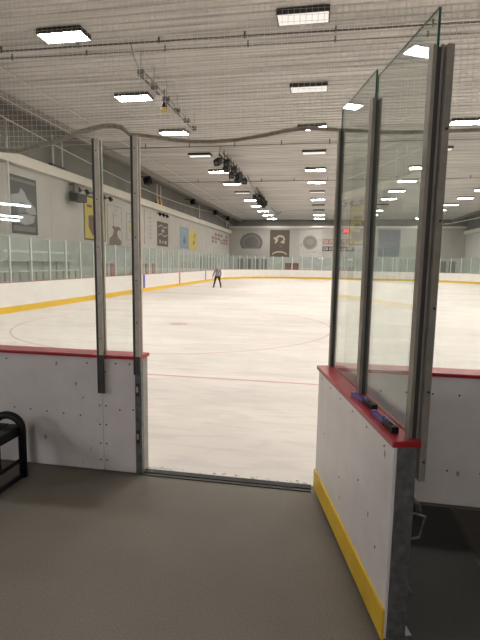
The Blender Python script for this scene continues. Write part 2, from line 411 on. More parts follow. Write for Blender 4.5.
# ------------------------------------------------------------------ rink boards round the ice
def path_points(kind):
    def arc(cx, cy, a0, a1, n=14, RC=RC):
        return [((cx + RC * math.cos(math.radians(a0 + (a1 - a0) * k / n)), cy + RC * math.sin(math.radians(a0 + (a1 - a0) * k / n))),
                 (math.cos(math.radians(a0 + (a1 - a0) * k / n)), math.sin(math.radians(a0 + (a1 - a0) * k / n)))) for k in range(n + 1)]
    if kind == 'left': return [((XL, YF - RC), (-1, 0))] + [((XL, YN + RN), (-1, 0))] + arc(XL + RN, YN + RN, 180, 270, RC=RN)[1:]
    if kind == 'far': return arc(XR - RC, YF - RC, 0, 90) + arc(XL + RC, YF - RC, 90, 180)
    if kind == 'right': return arc(XR - RC, YN + RC, 270, 360)[:-1] + [((XR, YN + RC), (1, 0)), ((XR, YF - RC), (1, 0))]
def boards(kind, label):
    P = path_points(kind)
    t = thing('rink_boards', label, 'boards', (P[0][0][0], P[0][0][1], 0), 0, 'boards around the ice')
    off = (P[0][0][0], P[0][0][1])
    P = [((p[0] - off[0], p[1] - off[1]), n) for p, n in P]
    MB().sweep(P, [(0, .0), (.11, .0), (.11, BH - .015), (0, BH - .015)], M['board_rink']).build('panel', t)
    MB().sweep(P, [(-.012, .01), (0.002, .01), (0.002, .24), (-.012, .24)], M['yellow']).build('kick_plate', t)
    MB().sweep(P, [(-.015, BH - .015), (.13, BH - .015), (.13, BH), (-.015, BH)], M['red']).build('cap_rail', t)
    return t, off
tl, off = boards('left', 'long white boards with yellow kick strip along the left side of the ice')
for y, mm, h in ((27.2, 'bluepaint', .17), (34.5, 'redpaint', .17), (42.6, 'bluepaint', .17)):
    MB().box(XL - off[0] + .0, XL - off[0] + .006, y - h - off[1], y + h - off[1], .24, BH - .03, M[mm]).build('line_stripe', tl)
boards('far', 'white boards with yellow kick strip across the far end and its round corners')
boards('right', 'white boards along the right side, running off behind the open gate')

# rink glass: posts and panes, each its own
gp = MB().box(-.03, .03, -.035, .035, BH, 2.78, M['alu_pale'], bev=.006)
post0 = gp.build('glass_post')
pane0 = MB().box(0.0, 1.22, -.006, .006, BH + .0, 2.74, M['glass_far'], side=(1, M['glass_edge_pale'])).build('glass_shield')
seq = []
n_l = 0
y = YN + RC
pts = []
while y < YF - RC + .01: pts.append(((XL - .055, y), 'left')); y += 1.22
for k in range(1, 12):
    a = math.radians(180 - 90 * k / 11.0); pts.append(((XL + RC + (RC + .055) * math.cos(a), YF - RC + (RC + .055) * math.sin(a)), 'left corner'))
x = XL + RC + 1.22
while x < XR - RC - .3: pts.append(((x, YF + .055), 'far')); x += 1.2
for k in range(0, 12):
    a = math.radians(90 - 90 * k / 11.0); pts.append(((XR - RC + (RC + .055) * math.cos(a), YF - RC + (RC + .055) * math.sin(a)), 'right corner'))
cnt = {}
PLACE = {'left': ('along the left boards, from the photo edge', 'glass along the left boards'),
         'left corner': ('around the far left corner, counting from the left boards', 'glass round the far left corner'),
         'far': ('across the far end, counting from the left', 'glass across the far end'),
         'right corner': ('around the far right corner, counting from the far end', 'glass round the far right corner')}
for i, (p, zone) in enumerate(pts):
    k = cnt.get(zone, 0); cnt[zone] = k + 1
    q = pts[min(i + 1, len(pts) - 1)][0]; w = pts[max(i - 1, 0)][0]
    ang = math.atan2(q[1] - w[1], q[0] - w[0])
    o = post0 if i == 0 else post0.copy()
    if i: COL.objects.link(o)
    o.location = (p[0], p[1], 0); o.rotation_euler = (0, 0, ang)
    lf = 2 if zone == 'left' else 0
    tag(o, 'pale metal glass post %s %s' % (ORD[k - lf], PLACE[zone][0]) if k >= lf else 'pale metal glass post on the left boards, %s one beyond the photo edge' % ORD[lf - 1 - k], 'post', 'posts: ' + PLACE[zone][1])
    if i < len(pts) - 1:
        g = pane0 if i == 0 else pane0.copy()
        if i: COL.objects.link(g)
        d = Vector((q[0] - p[0], q[1] - p[1])); g.location = (p[0], p[1], 0)
        g.rotation_euler = (0, 0, math.atan2(d.y, d.x)); g.scale = ((d.length - .11) / 1.22, 1, 1)
        e_ = d.normalized() * .055; g.location = (p[0] + e_.x, p[1] + e_.y, 0)
        lf = 1 if zone == 'left' else 0
        tag(g, 'clear glass panel %s %s' % (ORD[k - lf], PLACE[zone][0]) if k >= lf else 'clear glass panel on the left boards just beyond the photo edge', 'glass panel', 'panes: ' + PLACE[zone][1])

# ------------------------------------------------------------------ near boards by the entrance
def near_panel(x0, x1, label, screws, jamb=None, group='near board panels'):
    xc = (x0 + x1) / 2
    t = thing('dasher_board', label, 'board panel', (xc, 3.83, 0), 0, group)
    a, b_ = x0 - xc + .002, x1 - xc - .002
    f = FY - 3.83
    MB().box(a, b_, f, f + .014, .012, BH - .032, M['board'], bev=.002).build('face_panel', t)
    MB().box(a, b_, .058, .072, .0, BH - .032, M['board_rink']).build('ice_side_panel', t)
    mb = MB()
    mb.box(a + .01, b_ - .01, f + .016, .056, BH - .09, BH - .034, M['steel']).box(a + .01, b_ - .01, f + .016, .056, .0, .05, M['steel'])
    n = max(1, int((x1 - x0) / .6))
    for k in range(n + 1):
        xx = a + .01 + (b_ - a - .07) * k / n
        mb.box(xx, xx + .05, f + .016, .056, .05, BH - .09, M['steel'])
    mb.build('steel_frame', t)
    for sx, sz in screws:
        MB().tube([(sx - xc, f + .002, sz), (sx - xc, f - .0035, sz)], .0075, M['screw'], 8).build('screw', t)
    if jamb:
        MB().box(b_ + .002, b_ + .062, f, f + .045, .0, BH - .032, M['steel']).box(b_ + .002, b_ + .060, f + .045, .072, 0, BH - .032, M['jamb']).build('jamb_post', t)
        for zz in (.36, .80):
          hb = MB(); hb.box(b_ + .012, b_ + .045, f - .010, f, zz - .06, zz + .06, M['alu_dark']).box(b_ + .018, b_ + .036, f - .016, f - .008, zz - .02, zz + .03, M['alu'])
          hb.build('hinge_plate', t)
    return t
scr = [(-1.965, z) for z in (.11, .27, .45, .63, .82)]
wide = scr + [(-3.52 + .17 * k, .585 - .008 * k) for k in range(9)] + [(-3.4, 1.02), (-2.9, 1.02), (-2.08, 1.02)]
near_panel(-3.645, -1.935, 'wide white board panel left of the rink entrance, black bench before it', wide)
scr2 = [(-1.905, z) for z in (.11, .27, .45, .63, .95)] + [(-1.77, .60), (-1.64, .61), (-1.80, 1.03), (-1.67, 1.03)]
near_panel(-1.935, -1.62, 'narrow white board panel ending at the steel jamb left of the entrance', scr2, jamb=True)
near_panel(.14, 1.6, 'white board panel in shade right of the open gate', [(.3 + .2 * k, .93) for k in range(7)] + [(.3 + .25 * k, .30) for k in range(6)])
near_panel(1.604, 4.0, 'white board panel further right, off beside the shaded one', [(1.8 + .2 * k, .93) for k in range(11)])
near_panel(4.004, 8.68, 'white board panel far right of the open gate, up to the corner', [(4.3 + .3 * k, .93) for k in range(14)])
tag(MB().box(-3.64, -1.548, FY - .035, 3.925, BH - .03, BH, M['red'], bev=.006).build('cap_rail'), 'red plastic cap rail along the top of the boards left of the entrance', 'cap rail', 'red cap rails')
tag(MB().box(.14, 8.68, FY - .035, 3.925, BH - .03, BH, M['red'], bev=.006).build('cap_rail'), 'red plastic cap rail on the shaded boards right of the open gate', 'cap rail', 'red cap rails')

def near_post(x, z0, z1, label, wide=.058):
    t = thing('glass_post', label, 'post', (x, FY - .02, z0), 0, 'aluminium posts on the near boards')
    MB().box(-wide / 2, -wide / 2 + .022, -.030, .018 if z0 > 1 else -.016, 0, z1 - z0, M['alu_dark']).build('gasket', t)
    h = z1 - z0
    lo = max(0, BH + .002 - z0)
    mb = MB().box(-wide / 2 + .022, wide / 2, -.034, -.0165, lo, h, M['alu'], bev=.003)
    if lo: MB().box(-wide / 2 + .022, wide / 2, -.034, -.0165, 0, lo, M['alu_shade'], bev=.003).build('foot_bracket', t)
    mb.build('channel', t)
    MB().box(-wide / 2 + .012, wide / 2 - .006, .03, .055, lo, h, M['alu'], bev=.003).box(-.012, .012, -.0165, .03, lo, h, M['alu']).build('back_channel', t)
    for q in range(6):
        zz = .1 + (h - .2) * q / 5
        MB().tube([(.008, -.033, zz), (.008, -.038, zz)], .006, M['screw'], 8).build('bolt', t)
    return t
near_post(-1.925, .760, 2.965, 'aluminium glass post overlapping the board seam, left of the jamb post', .062)
near_post(-1.580, .95, 2.975, 'aluminium glass post on the steel jamb at the left of the entrance', .062)
near_post(.735, BH + .002, 2.93, 'aluminium glass post seen through the big pane of the open gate')
near_post(2.0, BH + .002, 2.93, 'aluminium glass post right of the open gate, beyond the gate post')
GY = 3.758
def near_pane(x0, x1, z1, label):
    return tag(MB().box(x0, x1, GY - .006, GY + .006, BH + .001, z1, M['glass'], side=(1, M['glass_edge_pale'])).build('glass_shield'), label, 'glass panel', 'panes on the near boards')
near_pane(-1.892, -1.613, 2.95, 'narrow clear glass pane between the two posts left of the entrance')
near_pane(-3.40, -1.958, 3.05, 'wide clear glass pane on the boards left of both posts')
near_pane(.20, .70, 3.0, 'clear glass pane on the near boards seen through the open gate')
near_pane(.77, 1.97, 3.0, 'clear glass pane on the shaded boards right of the gate post')

# sill across the opening and ice shavings on it
tag(MB().box(-1.57, -.03, 3.775, 3.85, .0, .016, M['black'], bev=.004).box(-1.57, -.03, 3.74, 3.775, .0, .009, M['alu_dark']).build('door_sill'), 'dark metal sill across the floor of the rink entrance', 'sill')
mb = MB()
for k in range(120):
    px = random.uniform(-1.55, -.06) if k > 50 else random.triangular(-1.56, -1.25, -1.55)
    mb.ball((px, random.triangular(3.845, 3.93, 3.85), .006), random.uniform(.004, .013), M['white'], (1.5, 1, .6), 6)
tag(mb.build('ice_shavings'), 'crumbly white ice shavings along the edge of the entrance', 'ice shavings', kind='stuff')

# ------------------------------------------------------------------ the open gate
DR = math.atan2(-1.52, .365)
door = thing('rink_gate', 'white rink gate standing open, with glass above and yellow kick strip', 'gate', (.0, 3.755, 0), DR)
DL, DT = 1.60, .112
MB().box(.004, DL - .006, 0, .016, .05, BH - .034, M['board'], bev=.003).build('face_panel', door)
MB().box(.0, DL, -.014, 0, .05, .215, M['yellow'], bev=.004).build('kick_plate', door)
MB().box(.004, DL - .07, DT - .012, DT, .05, BH - .034, M['board'], bev=.003).build('back_panel', door)
mb = MB()
mb.box(DL - .07, DL, .018, DT, .035, BH - .034, M['steel'], bev=.006)
mb.box(.006, .07, .018, DT - .014, .05, BH - .034, M['steel'])
mb.box(.07, DL - .07, .018, DT - .014, .05, .11, M['steel']).box(.07, DL - .07, .018, DT - .014, BH - .1, BH - .034, M['steel'])
mb.build('steel_frame', door)
MB().box(-.015, DL + .012, -.016, DT + .014, BH - .032, BH, M['red'], bev=.006).build('cap_rail', door)
for sx, sz in [(.12 + .27 * k, 1.03) for k in range(6)] + [(.25, .62), (.7, .48), (1.1, .66), (1.42, .44)]:
    MB().tube([(sx, .002, sz), (sx, -.003, sz)], .006, M['screw'], 8).build('screw', door)
GC = .102                                                # glass line of the gate
def gate_post(x, z0, z1, w, y0, y1, nm='glass_post'):
    return MB().box(x - w / 2, x + w / 2, y0, GC - .011, z0, z1, M['alu_gate'], bev=.003).box(x - w / 2 + .006, x + w / 2 - .006, GC - .011, GC + .011, z0, z1 - .01, M['alu_dark']).box(x - w / 2, x + w / 2, GC + .011, y1, z0, z1, M['alu_gate'], bev=.003).build(nm, door)
gate_post(.02, BH, 2.975, .045, GC - .026, GC + .024)
gate_post(.79, BH, 2.945, .06, GC - .032, GC + .026)
gate_post(1.555, BH, 2.91, .05, GC - .028, GC + .022)
MB().box(1.535, 1.60, DT + .016, DT + .048, .90, 2.905, M['alu_gate'], bev=.004).build('strike_channel', door)
MB().box(1.54, 1.57, DT + .013, DT + .0165, 1.12, 2.89, M['alu_dark']).build('gasket', door)
for zz in (1.0, 1.35, 1.75, 2.15, 2.55): MB().tube([(1.60, DT + .034, zz), (1.604, DT + .034, zz)], .006, M['screw'], 8).build('bolt', door)
MB().box(.03, .778, GC - .006, GC + .006, BH, 3.12, M['glass_door'], side=(1, M['glass_edge'])).build('glass_panel', door)
MB().box(.802, 1.56, GC - .006, GC + .006, BH, 3.07, M['glass_door'], side=(1, M['glass_edge'])).build('glass_panel', door)
# latch and handles on the outer face
MB().box(DL - .14, DL - .05, DT, DT + .02, .60, .80, M['blackmetal'], bev=.004).tube([(DL - .08, DT + .015, .78), (DL - .08, DT + .055, .74), (DL - .08, DT + .07, .70)], .014, M['steel'], 8).build('latch', door)
MB().tube([(DL - .07, DT + .02, .70), (DL - .07, DT + .095, .675), (DL - .07, DT + .075, .56), (DL - .07, DT + .0, .55)], .007, M['steel'], 8).build('handle', door)
MB().box(DL - .12, DL - .04, DT, DT + .018, .25, .36, M['blackmetal'], bev=.004).tube([(DL - .07, DT + .012, .31), (DL - .07, DT + .055, .24)], .008, M['steel'], 8).build('foot_latch', door)
for zz in (.3, .85):
    MB().tube([(-.012, .07, zz - .06), (-.012, .07, zz + .06)], .011, M['steel'], 10).box(-.02, .006, .055, .085, zz - .05, zz + .05, M['steel']).build('hinge', door)
MB().box(DL - .06, DL - .0, DT + .002, DT + .035, .0, .07, M['steel'], bev=.004).build('foot_stop', door)

# skate guards lying on the gate's cap
def guard(lx, ly, ang, label):
    w = Matrix.Rotation(DR, 4, 'Z') @ Vector((lx, ly, 0))
    t = thing('skate_guard', label, 'skate guard', (.0 + w.x, 3.755 + w.y, BH + .001), DR + ang, 'skate guards on the gate cap')
    mb = MB()                                            # black half: trough with end block
    mb.box(.0, .17, -.019, .019, 0, .014, M['black'], bev=.003).box(.0, .17, -.019, -.009, .012, .040, M['black'], bev=.003).box(.0, .17, .009, .019, .012, .040, M['black'], bev=.003)
    mb.box(.13, .175, -.024, .024, 0, .044, M['black'], bev=.006)
    mb.build('black_trough', t)['label'] = 'black grooved guard half'
    mb = MB()
    mb.box(-.19, .02, -.015, .015, .001, .012, M['purple'], bev=.003).box(-.19, .02, -.015, -.008, .010, .032, M['purple'], bev=.003).box(-.19, .02, .008, .015, .010, .032, M['purple'], bev=.003)
    mb.box(-.21, -.17, -.018, .018, .0, .036, M['purple'], bev=.006)
    mb.build('purple_trough', t)['label'] = 'purple guard half'
    MB().tube([(-.06, 0, .03), (-.02, .012, .048), (.04, .006, .046), (.07, -.004, .032)], .006, M['purple'], 8).build('spring', t)
    t.scale = (.78, .78, .78)
    return t
guard(1.02, .040, .12, 'purple and black skate guard on the red gate cap, by the middle post')
guard(1.38, .030, .02, 'purple and black skate guard nearest the free end of the red gate cap')

tag(MB().box(.50, 1.08, .3, 3.70, .0, .012, M['rubber'], bev=.003).build('floor_mat'), 'black rubber mat strip on the floor behind the open gate', 'mat', 'dark mats')  # thin sheet that paints the shade behind the gate onto the floor
tag(MB().box(1.09, 3.2, .3, 3.70, .0, .012, M['rubber_brown'], bev=.003).build('floor_mat'), 'dark brown rubber mat on the floor right of the black strip', 'mat', 'dark mats')  # second sheet, carries the painted shade on to the right

# ------------------------------------------------------------------ bench at the left edge
bt = thing('bench', 'narrow black bench with arched end frame in front of the left boards', 'bench', (-2.75, 3.3, 0))
def arch(y, name):
    pts = [(.158, y, 0), (.160, y, .44)]
    for k in range(1, 16):
        a = PI * k / 16; pts.append((.025 + .135 * math.cos(a), y, .45 + .115 * math.sin(a)))
    pts += [(-.11, y, .43), (-.108, y, 0)]
    MB().tube(pts, .034, M['black'], 14).build(name, bt)
arch(.20, 'end_frame'); arch(-1.2, 'end_frame')
mb = MB()
for xx in (-.11, .025): mb.box(xx, xx + .125, -1.25, .235, .41, .475, M['black'], bev=.014)
mb.box(-.09, .14, -1.2, .2, .385, .415, M['black'])
mb.build('seat', bt)
for xx in (.158, -.108):
    MB().tube([(xx, .2, .17), (xx, -1.2, .17)], .018, M['black'], 10).build('stretcher', bt)
    MB().tube([(xx, .2, .024), (xx, -1.2, .024)], .022, M['black'], 10).build('floor_rail', bt)

# ------------------------------------------------------------------ protective net over the near end
NY = 3.70
hem = [(-4.2, 2.93), (-3.6, 2.90), (-2.9, 2.905), (-2.65, 2.88), (-2.45, 2.92), (-2.25, 2.96), (-2.05, 3.02), (-1.93, 3.045), (-1.85, 3.06), (-1.76, 3.06), (-1.69, 3.045),
       (-1.655, 3.02), (-1.62, 2.985), (-1.5, 2.975), (-1.3, 2.94), (-1.1, 2.915), (-.9, 2.905), (-.7, 2.915), (-.5, 2.94), (-.3, 2.975), (-.15, 2.985), (0, 2.97), (.15, 2.955), (.4, 2.935), (.7, 2.925), (1.1, 2.93), (1.6, 2.92), (2.4, 2.93)]
hem = [(x * 1.035, 1.95 + (z - 1.95) * 1.035) for x, z in hem]
def hz(x):
    for (a, za), (b_, zb) in zip(hem, hem[1:]):
        if a <= x <= b_: return za + (zb - za) * (x - a) / (b_ - a)
    return hem[0][1] if x < hem[0][0] else hem[-1][1]
net = thing('protective_net', 'fine protective netting hanging above the entrance with a tan rope hem', 'net', (0, 3.83, 2.9))
mb = MB(); cell = .046; r_ = .0014
x = -4.2
while x < 2.4:
    z0 = hz(x); mb.tube([(x, 0, z0 - 2.9), (x + .01 * math.sin(x * 3), .0, 2.0), (x, 0, 3.6)], r_, M['net'], 3, cap=False); x += cell
z = 2.95
while z < 6.5:
    xs = [-4.2 + .3 * k for k in range(23)]
    run = [(xx, 0, z - 2.9 + .012 * math.sin(xx * 2.2 + z)) for xx in xs if z > hz(xx) - .005]
    if len(run) > 1: mb.tube(run, r_, M['net'], 3, cap=False)
    z += cell
o = mb.build('netting', net, recalc=False)
MB().tube([(x, 0, z - 2.9) for x, z in hem], [.022 if x < -1.72 else .016 for x, z in hem], M['hem'], 8).build('hem', net)
MB().tube([(-4.2, 0, 3.6), (2.4, 0, 3.6)], .012, M['cable'], 6).build('head_rope', net)

# ------------------------------------------------------------------ cables, pipes and posts
def cable(pts, r, m, label, cat='cable', name='cable'):
    return tag(MB().tube(pts, r, m, 6).build(name), label, cat)
def sag(x, y0, y1, z, amp, span, z2=None):
    n = 60; P = []
    for k in range(n + 1):
        y = y0 + (y1 - y0) * k / n; f = ((y - y0) % span) / span
        P.append((x, y, z + ((z2 - z) * k / n if z2 else 0) - amp * 4 * f * (1 - f)))
    return P
cable(sag(WL + .62, 17, WF - 1, 7.88, .62, 37), .03, M['cable'], 'white net cable sagging between posts along the left wall')
cable([(-12.1, 10, 7.98), (-12.1, 24, 7.93)], .016, M['cable'], 'thin white net cable under the left ceiling edge, lower of two')
cable([(-10.6, 8, 8.12), (-10.6, 60, 8.12)], .022, M['cable'], 'thin white net cable running along the ceiling, upper of two')
cable([(XR + 1.2, 30, 7.4), (XR + .6, 50, 7.3), (15.5, 62, 7.15), (11, 66.5, 7.1), (0, 66.8, 7.1), (-13, 66.8, 7.15)], .04, M['cable'], 'white net cable crossing below the dark far ceiling edge')
for k, y in enumerate((18.4, 22.3, 37.2, 50.0, 64.6)):
    label = ['tall white net post at the left edge behind the wide near pane', 'double white net post on the left wall beam, first one beyond the tall post',
             'double white net post with yellow tags on the left wall beam', 'white net post on the left wall beam beyond the yellow tagged one', 'white net post at the far end of the left wall beam'][k]
    t = thing('net_post', label, 'net post', (WL + .3, y, 3.0 if k == 0 else 6.66), 0, 'white net posts on the left wall')
    if k == 0:
        MB().tube([(0, 0, .05), (0, 0, 4.9)], .05, M['lightpost'], 8).build('post', t)
        MB().box(-.29, .05, -.05, .05, 4.1, 4.2, M['lightpost']).build('bracket', t)
    else:
        for dy in ((-.42, .42) if k < 3 else (0,)):
            MB().tube([(0, dy, 0), (0, dy, 1.55)], .05, M['lightpost'], 8).build('post', t)
            if k == 2: MB().box(.0, .07, dy - .14, dy + .14, .0, .38, M['yellow']).build('yellow_tag', t)
        MB().box(-.16, .06, -.6, .6, -.0, .12, M['alu_dark']).build('bracket', t)
def pipe(p0, p1, r, m, label):
    t = thing('ceiling_pipe', label, 'pipe', p0)
    v = Vector(p1) - Vector(p0)
    MB().tube([(0, 0, 0), tuple(v)], r, m, 8).build('tube', t)
    n = int(v.length / 2.4)
    for k in range(1, n):
        q = v * (k / n)
        MB().box(q.x - .02, q.x + .02, q.y - .02, q.y + .02, q.z, ZC + .01 - p0[2], M['pipe_dark']).tube([(q.x, q.y, q.z - r - .02), (q.x, q.y, q.z + r + .02)], .03, M['pipe_dark'], 6).build('hanger', t)
pipe((CE, 12.88, 8.08), (XR, 13.55, 8.08), .026, M['pipe_dark'], 'dark pipe across the ceiling beyond the nearest lights, thicker of the close pair')
pipe((CE, 13.35, 8.08), (XR, 14.25, 8.08), .018, M['pipe'], 'grey conduit across the ceiling just beyond the thicker dark pipe')
pipe((CE, 24.2, 8.0), (XR, 24.6, 8.0), .03, M['pipe'], 'grey pipe across the ceiling before the first speaker cluster')
pipe((CE, 34.8, 8.0), (XR, 35.0, 8.0), .03, M['pipe'], 'grey pipe across the ceiling before the second speaker cluster')

# longitudinal track with clamps and a hanging beacon
t = thing('ceiling_track', 'double grey track with couplings running along the ceiling left of centre', 'track', (-5.62, 13.7, 7.55))
MB().tube([(-.06, 0, 0), (-.06, 6.0, 0)], .028, M['pipe_dark'], 8).tube([(.06, .3, .08), (.06, 6.0, .08)], .026, M['pipe'], 8).build('rails', t)
for y in (.1, 1.2, 2.4, 3.6, 4.8, 5.9):
    MB().tube([(0, y, .0), (0, y, .64)], .012, M['pipe'], 6).box(-.10, .10, y - .05, y + .05, -.05, .12, M['pipe_dark']).build('hanger', t)
MB().box(-.05, .28, 1.5, 1.58, .08, .16, M['cable']).build('pale_clamp', t)
MB().box(-.18, .04, 1.75, 1.83, -.14, -.04, M['cable']).build('pale_clamp', t)
MB().tube([(0, .05, .02), (-.02, -.4, .3), (-.1, -.4, .64)], .02, M['pipe'], 6).build('end_bend', t)
t = thing('hanging_lamp', 'small black and yellow lamp hanging under the ceiling track', 'lamp', (-5.85, 16.5, 7.32))
MB().tube([(0, 0, .35), (0, 0, .88)], .02, M['black'], 6).build('stem', t)
MB().tube([(0, 0, .12), (0, 0, .36)], [.10, .07], M['black'], 10).build('housing', t)
MB().ball((0, 0, .06), .12, M['p_yellow'], (1, 1, 1), 12).build('dome', t)

# speaker clusters under the ceiling
def cluster(y, y_len, n, label, seed):
    rnd = random.Random(seed)
    t = thing('speaker_cluster', label, 'speakers', (-5.7, y, 7.4), 0, 'black clusters on the ceiling track')
    MB().tube([(0, -.3, .28), (0, y_len + .3, .28)], .045, M['blackmetal'], 8).tube([(.22, -.3, .34), (.22, y_len + .3, .34)], .03, M['blackmetal'], 8).build('bar', t)
    for k in range(n):
        yy = y_len * k / max(1, n - 1); sx = (-.12, .16, -.04, .2)[k % 4]; r = rnd.uniform(-.5, .5)
        mt = Matrix.Translation((sx, yy, -.05 + .12 * (k % 2))) @ Matrix.Rotation(r, 4, 'Z') @ Matrix.Rotation(.5, 4, 'X')
        sp = MB().box(-.16, .16, -.24, .24, -.16, .16, M['black'], mt, bev=.03).build('speaker_box', t)
        q = MB(); q.tube([(0, -.24, 0), (0, -.255, 0)], .09, M['p_dark'], 14)
        g = q.build('speaker_cone', sp); g.matrix_local = mt
        MB().tube([(sx, yy, .1), (sx * .3, yy, .3), (0, yy, .795)], .022, M['blackmetal'], 6).build('yoke', t)
    return t
cluster(25.0, 6.6, 8, 'black speaker cluster under the ceiling, nearer of the two', 3)
cluster(38.6, 5.6, 9, 'black speaker cluster under the ceiling, farther of the two', 5)
tag(MB().tube([(-5.55, 33.2, 8.1), (-5.5, 34.6, 7.7), (-5.6, 37.6, 7.6)], .03, M['pipe_dark'], 6).build('conduit'), 'grey conduit leading along the ceiling to the farther speaker cluster', 'conduit')
tag(MB().tube([(-5.6, 49, 7.7), (-5.55, 55.5, 7.7), (-5.3, 57, 8.15)], .04, M['pipe_dark'], 6).build('conduit'), 'dark conduit on the ceiling beyond the farther speaker cluster', 'conduit')

# black speakers high on the left wall
for k, y in enumerate((33.1, 45.2, 54.9, 62.4)):
    t = thing('wall_speaker', 'black speaker hung high above the left wall beam, %s from the entrance' % ORD[k], 'speaker', (WL + 1.05, y, 7.5), 0, 'black speakers above the left wall beam')
    MB().box(-.2, .2, -.42, -.02, .12, .55, M['black'], Matrix.Rotation(-.3, 4, 'Y'), bev=.05).box(-.2, .2, .04, .42, .15, .55, M['black'], Matrix.Rotation(-.3, 4, 'Y'), bev=.05).build('cabinet', t)
    MB().box(-.99, -.05, -.04, .06, .62, .68, M['blackmetal']).box(-.1, .1, -.1, .12, .1, .68, M['blackmetal']).build('bracket', t)
t = thing('wall_speaker', 'grey box speaker on a bracket below the left beam, before the yellow banner', 'speaker', (WL, 23.9, 5.15))
MB().box(.25, .75, -.5, .5, .0, .42, M['p_dark'], bev=.03).build('cabinet', t)
MB().box(.0, .3, -.12, .12, .42, .55, M['p_mid']).box(.3, .42, -.2, .2, .40, 1.0, M['p_mid']).box(0, .42, -.1, .1, .9, 1.0, M['p_mid']).build('bracket', t)
for g, (y0, n, lab) in enumerate(((24.4, 3, 'above the yellow banner'), (27.4, 2, 'above the white figure banner'), (37.5, 3, 'above the wavy dark banner'))):
    for k in range(n):
        t = thing('spotlight', '%s small black spotlight on the left wall %s' % (ORD[k], lab), 'spotlight', (WL, y0 + k * .9, 5.85), 0, 'small spotlights on the left wall')
        MB().tube([(0, 0, .12), (.22, 0, .12)], .025, M['blackmetal'], 6).build('arm', t)
        MB().tube([(.2, 0, .16), (.34, 0, -.06)], [.09, .13], M['black'], 10).build('head', t)

# ------------------------------------------------------------------ ceiling lights
def make_light():
    t = thing('ceiling_light', 'x', 'ceiling light', (0, 0, ZC))
    mb = MB()
    w, d, h = .66, .29, .13
    mb.box(-w, w, -d, -d + .03, -h, 0, M['housing']).box(-w, w, d - .03, d, -h, 0, M['housing']).box(-w, -w + .03, -d, d, -h, 0, M['housing']).box(w - .03, w, -d, d, -h, 0, M['housing']).box(-w, w, -d, d, -.02, 0, M['housing'])
    mb.build('housing', t)
    MB().box(-w + .03, w - .03, -d + .03, d - .03, -h - .002, -h + .03, M['lamp']).build('diffuser', t)
    return t
L0 = make_light()
dimmesh = MB().box(-.63, .63, -.26, .26, -.132, -.10, M['lamp_dim']).build('diffuser'); offmesh = MB().box(-.63, .63, -.26, .26, -.132, -.10, M['lamp_off']).build('diffuser')
dm, om = dimmesh.data, offmesh.data
bpy.data.objects.remove(dimmesh); bpy.data.objects.remove(offmesh)
ROWS = [(-7.31, 'in the left row', [1, 1, 1, 2, 1, 1, 2, 1, 1, 1, 1, 1]), (-.72, 'in the middle row', [2, 2, 1, 2, 1, 1, 2, 1, 0, 0, 1, 1]),
        (5.88, 'in the row right of the middle', [1, 1, 1, 2, 1, 1, 1, 1, 0, 1, 1, 1]), (12.65, 'in the rightmost row', [1, 1, 1, 1, 1, 0, 1, 1, 1, 1, 1, 1])]
first = True
for X, rn, st in ROWS:
    for k, s_ in enumerate([1] + st):
        stt = ('unlit', 'brightly lit', 'dimly lit')[s_]
        if k == 0: lab = '%s light panel %s, overhead beyond the photo' % (stt, rn)
        elif X == -.72: lab = '%s light panel %s, %s from the top edge' % (stt, rn, ORD[k - 1])
        else: lab = '%s light panel %s, beside the %s middle one' % (stt, rn, ORD[k - 1])
        y = 12.42 + 4.78 * (k - 1)
        if first: o = L0; o.location = (X, y, ZC); o['label'] = lab; o['group'] = 'ceiling lights over the ice'; first = False
        else: o = dup(L0, (X, y, ZC), 0, lab, 'ceiling lights over the ice')
        if s_ != 1:
            for ch in o.children:
                if ch.name.startswith('diffuser'): ch.data = om if s_ == 0 else dm
# lobby tube lights behind the viewer
lt = thing('tube_light', 'x', 'tube light', (0, 0, 3.2))
MB().box(-.62, .62, -.09, .09, -.05, 0, M['lamp_off']).build('body', lt)
MB().tube([(-.58, 0, -.075), (.58, 0, -.075)], .017, M['tube'], 8).build('tube', lt)
for k, (x, y, rz) in enumerate(((-9.55, -4.9, -70), (-8.66, -3.8, -70), (-6.85, -1.45, -55), (-.5, -2.6, 0), (6.6, -2.6, 0))):
    lab = 'white tube light under the lobby ceiling behind the viewer, %s of five from the left' % ORD[k]
    rz = math.radians(rz)
    if k == 0: o = lt; o.location = (x, y, 3.197); o.rotation_euler = (0, 0, rz); o['label'] = lab; o['group'] = 'lobby tube lights'
    else: o = dup(lt, (x, y, 3.197), rz, lab, 'lobby tube lights')

# ------------------------------------------------------------------ banners
def banner(side, a0, a1, z0, z1, base, label, shapes, name='banner', th=.02, group=None, cat='banner'):
    """shapes: list of (material, polygon in 0..1 coords)"""
    w, h = a1 - a0, z1 - z0
    if side == 'left':
        loc = (WL + .002, (a0 + a1) / 2, z0); fn = lambda lift: (lambda u, v, d: (lift + d, (u - .5) * w, v * h))
    else:
        loc = ((a0 + a1) / 2, WF - .002, z0); fn = lambda lift: (lambda u, v, d: ((u - .5) * w, -lift - d, v * h))
    mb = MB()
    if base: mb.prism([(0, 0), (1, 0), (1, 1), (0, 1)], fn(0), th, M[base])
    for i, (mm, poly) in enumerate(shapes):
        mb.prism(poly, fn((th if base else 0) + .0005 * (i + 1)), .004 + .001 * i, M[mm])
    o = mb.build(name); o.location = loc
    return tag(o, label, cat, group)
def circ(cx, cy, rx, ry, n=20, a0=0, a1=360): return [(cx + rx * math.cos(math.radians(a0 + (a1 - a0) * k / n)), cy + ry * math.sin(math.radians(a0 + (a1 - a0) * k / n))) for k in range(n + (a1 - a0 < 360))]
